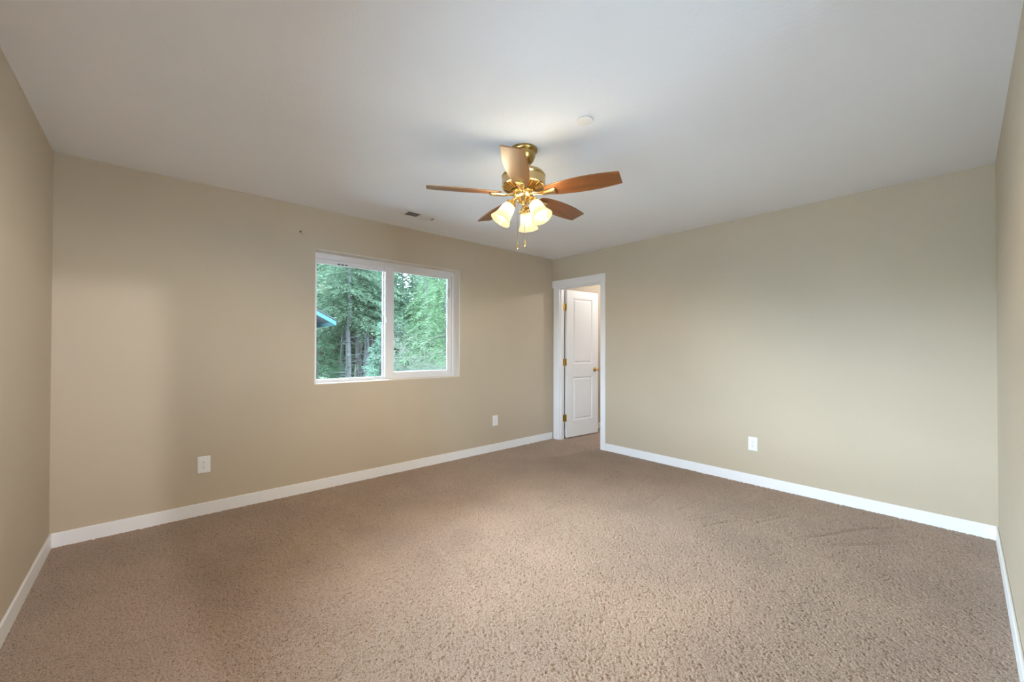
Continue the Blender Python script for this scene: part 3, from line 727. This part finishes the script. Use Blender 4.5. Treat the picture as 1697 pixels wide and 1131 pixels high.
def tree(kind, pos, rz, sc, label, name='conifer_tree', group='conifers beyond the window'):
    if kind not in proto:
        k = KINDS[kind]
        o = empty(name, pos, rz)
        V, F = conifer_foliage(k['h'], k['base'], k['rad'], k['nb'], len(proto) * 7 + 3, k['leaf'], k['spacing'], k['droop'], up=(0.45 if kind == 'young' else 0.15), top_pow=(1.0 if kind == 'young' else 0.75))
        fo = bpy.data.objects.new('foliage', quads_mesh('foliage', V, F, k['lm'])); C.objects.link(fo); fo.parent = o
        trunk_mb(k['h'], k['r'], len(proto) + 11, 34 if kind != 'young' else 0, k['rad'] * 0.8, k['base'] * 0.55).build('trunk', k['bm'], o, smooth=True)
        proto[kind] = o
    else:
        o = copy_tree(proto[kind]); o.location = pos; o.rotation_euler = (0, 0, rz); o.name = name
    o.scale = (sc, sc, sc)
    tag(o, label, 'tree', group); return o

tree('tall', at(578, 20.5), 0.3, 1.12, 'tall conifer, the left of the two pale grey trunks in the left pane')
tree('tall', at(607, 22.0), 2.1, 1.16, 'tall conifer, the right of the two pale grey trunks in the left pane')
tree('young', at(634, 11.0), 0.8, 1.0, 'young pointed spruce at the bottom right of the left pane', name='young_spruce')
tree('full', at(742, 13.5), 0.5, 1.0, 'bushy bright green conifer filling the right side of the right pane')
tree('full', at(706, 19.5), 2.6, 1.05, 'drooping green conifer behind the bare branching tree in the right pane')
tree('blue', at(529, 24.5), 1.1, 1.05, 'blue-green conifer right behind the neighbouring roof, at the left edge of the window')
tree('tall', at(668, 25), 4.1, 1.15, 'dark conifer with gaps of sky, left in the right pane')
MIDL = 'slim dark-trunked conifer among others in the middle of the forest'
for px, d, rz, sc in ((592, 23, 0.4, 0.95), (598, 27, 1.9, 1.0), (616, 25, 3.3, 1.0), (545, 25, 2.2, 0.9), (556, 30, 5.0, 1.0), (567, 27, 1.2, 1.0), (640, 29, 0.2, 1.0), (690, 30, 2.0, 1.0), (730, 26, 4.4, 1.0), (775, 24, 0.9, 1.0), (830, 28, 0.9, 1.0)):
    tree('pole', at(px, d), rz, sc, MIDL, group='slim conifers in the middle of the forest')
FARL = 'dark conifer in the dense far rows of the forest'
rnd = random.Random(5)
for row, (d0, step, off) in enumerate(((33, 24, 0), (42, 19, 9))):
    for i in range(int((900 - 430) / step)):
        px = 430 + off + i * step + rnd.uniform(-5, 5)
        if 656 < px < 688 or (row == 0 and 604 < px < 622): continue
        tree('back', at(px, d0 + rnd.uniform(-3, 3)), rnd.uniform(0, 6.28), rnd.uniform(0.85, 1.05) * (1.0 + 0.18 * row), FARL, group='conifers in the far rows')

# bare branching trees
def bare(name, pos, stems, zt, spread, seed, n, L0, r0, label):
    rnd = random.Random(seed); mb = MB()
    def grow(p, d, L, r, lev):
        pts = [Vector(p)]; q = Vector(p); dd = Vector(d)
        for i in range(4):
            dd = (dd + Vector((rnd.uniform(-1, 1), rnd.uniform(-1, 1), rnd.uniform(-0.6, 0.6))) * 0.42).normalized()
            q = q + dd * (L / 4); pts.append(q.copy())
        mb.tube(pts, [r, r * 0.9, r * 0.75, r * 0.6, r * 0.45], 4)
        if lev < 2:
            for i in range(n[lev + 1]):
                a = rnd.uniform(0, 6.283)
                grow(pts[rnd.randint(1, 4)], (dd * 0.5 + Vector((math.cos(a), math.sin(a), rnd.uniform(-0.4, 0.6)))).normalized(), L * rnd.uniform(0.4, 0.7), r * 0.62, lev + 1)
    o = empty(name, pos)
    for k in range(stems):
        a = k * 2.4 + rnd.random(); pts = []
        for i in range(9):
            u = i / 8; w_ = spread * u ** 0.7
            pts.append(Vector((math.cos(a) * w_ + rnd.uniform(-1, 1) * 0.04, math.sin(a) * w_ + rnd.uniform(-1, 1) * 0.04, zt * u * rnd.uniform(0.97, 1.0))))
        mb.tube(pts, [r0 * (1 - 0.7 * i / 8) for i in range(9)], 6)
        for i in range(n[0]):
            b = rnd.uniform(0, 6.283)
            grow(pts[rnd.randint(5, 8)].lerp(pts[rnd.randint(5, 8)], 0.5), Vector((math.cos(b), math.sin(b), rnd.uniform(-0.2, 0.9))).normalized(), L0 * rnd.uniform(0.6, 1.1), r0 * 0.36, 0)
    mb.build('branches', M_twig, o)
    tag(o, label, 'tree'); return o
bare('bare_tree', at(679, 10.5), 6, 4.35, 0.40, 4, (12, 7, 4), 0.70, 0.018, 'bare tree with tangled pale branches low in the right pane')
bare('bare_sapling', at(588, 12.5), 1, 3.75, 0.05, 9, (9, 2, 1), 0.55, 0.018, 'thin bare sapling with pale twigs at the foot of the left pane')
# undergrowth below the trunks
def bush(pos, seed, sc, label, mat):
    V, F = conifer_foliage(2.3, 0.2, 1.3, 60, seed, 0.10, 0.09, 0.25, up=0.6)
    o = bpy.data.objects.new('undergrowth_bush', quads_mesh('undergrowth_bush', V, F, mat)); C.objects.link(o); o.location = pos; o.scale = (sc, sc, sc)
    tag(o, label, 'bush'); return o
bush(at(545, 13.0), 31, 1.45, 'green leafy bush low at the left edge of the left pane', M_leaf_lt)
bush(at(720, 10.5), 32, 1.30, 'bright green bush low at the right of the right pane', M_leaf_lt)

# neighbouring house: only its right eave shows
hs = empty('neighbour_house', (-3.6, 14.0, GZ))
tag(hs, 'grey house with dark roof and light blue fascia at the left edge of the window', 'house')
EX, EZ, GY0, GY1, RX, SL = 0.90, 2.20, 11.48, 17.0, -3.6, 0.53
RZ = EZ + SL * (EX - RX)
for nm, sx in (('roof', 1), ('roof', -1)):
    mb = MB(); ex = RX + sx * (EX - RX)
    a = (ex, EZ); b = (RX, RZ)
    vs = []
    for y in (GY0 - 0.02, GY1):
        vs += [(a[0] + sx * 0.03, y, a[1] - 0.016), (b[0], y, b[1]), (b[0], y, b[1] + 0.045), (a[0] + sx * 0.03, y, a[1] + 0.03)]
    mb.add(vs, [(0, 1, 2, 3), (4, 5, 6, 7), (0, 1, 5, 4), (1, 2, 6, 5), (2, 3, 7, 6), (3, 0, 4, 7)]).build(nm, M_roof, hs, world=True)
    mb = MB(); vs = []
    for y in (GY0, GY0 + 0.035):
        vs += [(a[0], y, a[1] - 0.17), (b[0], y, b[1] - 0.17), (b[0], y, b[1] - 0.005), (a[0], y, a[1] - 0.018)]
    mb.add(vs, [(0, 1, 2, 3), (4, 5, 6, 7), (0, 1, 5, 4), (1, 2, 6, 5), (2, 3, 7, 6), (3, 0, 4, 7)])
    mb.box(min(ex, ex - sx * 0.035), GY0 + 0.035, EZ - 0.17, max(ex, ex - sx * 0.035), GY1, EZ - 0.02)
    mb.build('fascia', M_blue, hs, world=True)
    mb = MB(); vs = []
    for y in (GY0 + 0.035, GY1):
        vs += [(a[0] - sx * 0.04, y, a[1] - 0.03), (b[0], y, b[1] - 0.04), (b[0], y, b[1] - 0.01), (a[0] - sx * 0.04, y, a[1] - 0.0)]
    mb.add(vs, [(0, 1, 2, 3), (4, 5, 6, 7), (0, 1, 5, 4), (1, 2, 6, 5), (2, 3, 7, 6), (3, 0, 4, 7)]).build('soffit', M_soffit, hs, world=True)
mb = MB(); wx = 0.05; wl = 2 * RX - wx
vs = []
for y in (GY0 + 0.9, GY1 - 0.5):
    vs += [(wl, y, GZ), (wx, y, GZ), (wx, y, EZ + SL * (EX - wx) - 0.05), (RX, y, RZ - 0.06), (wl, y, EZ + SL * (EX - wx) - 0.05)]
mb.add(vs, [(0, 1, 2, 3, 4), (5, 6, 7, 8, 9), (0, 1, 6, 5), (1, 2, 7, 6), (2, 3, 8, 7), (3, 4, 9, 8), (4, 0, 5, 9)]).build('wall', M_siding, hs, world=True)
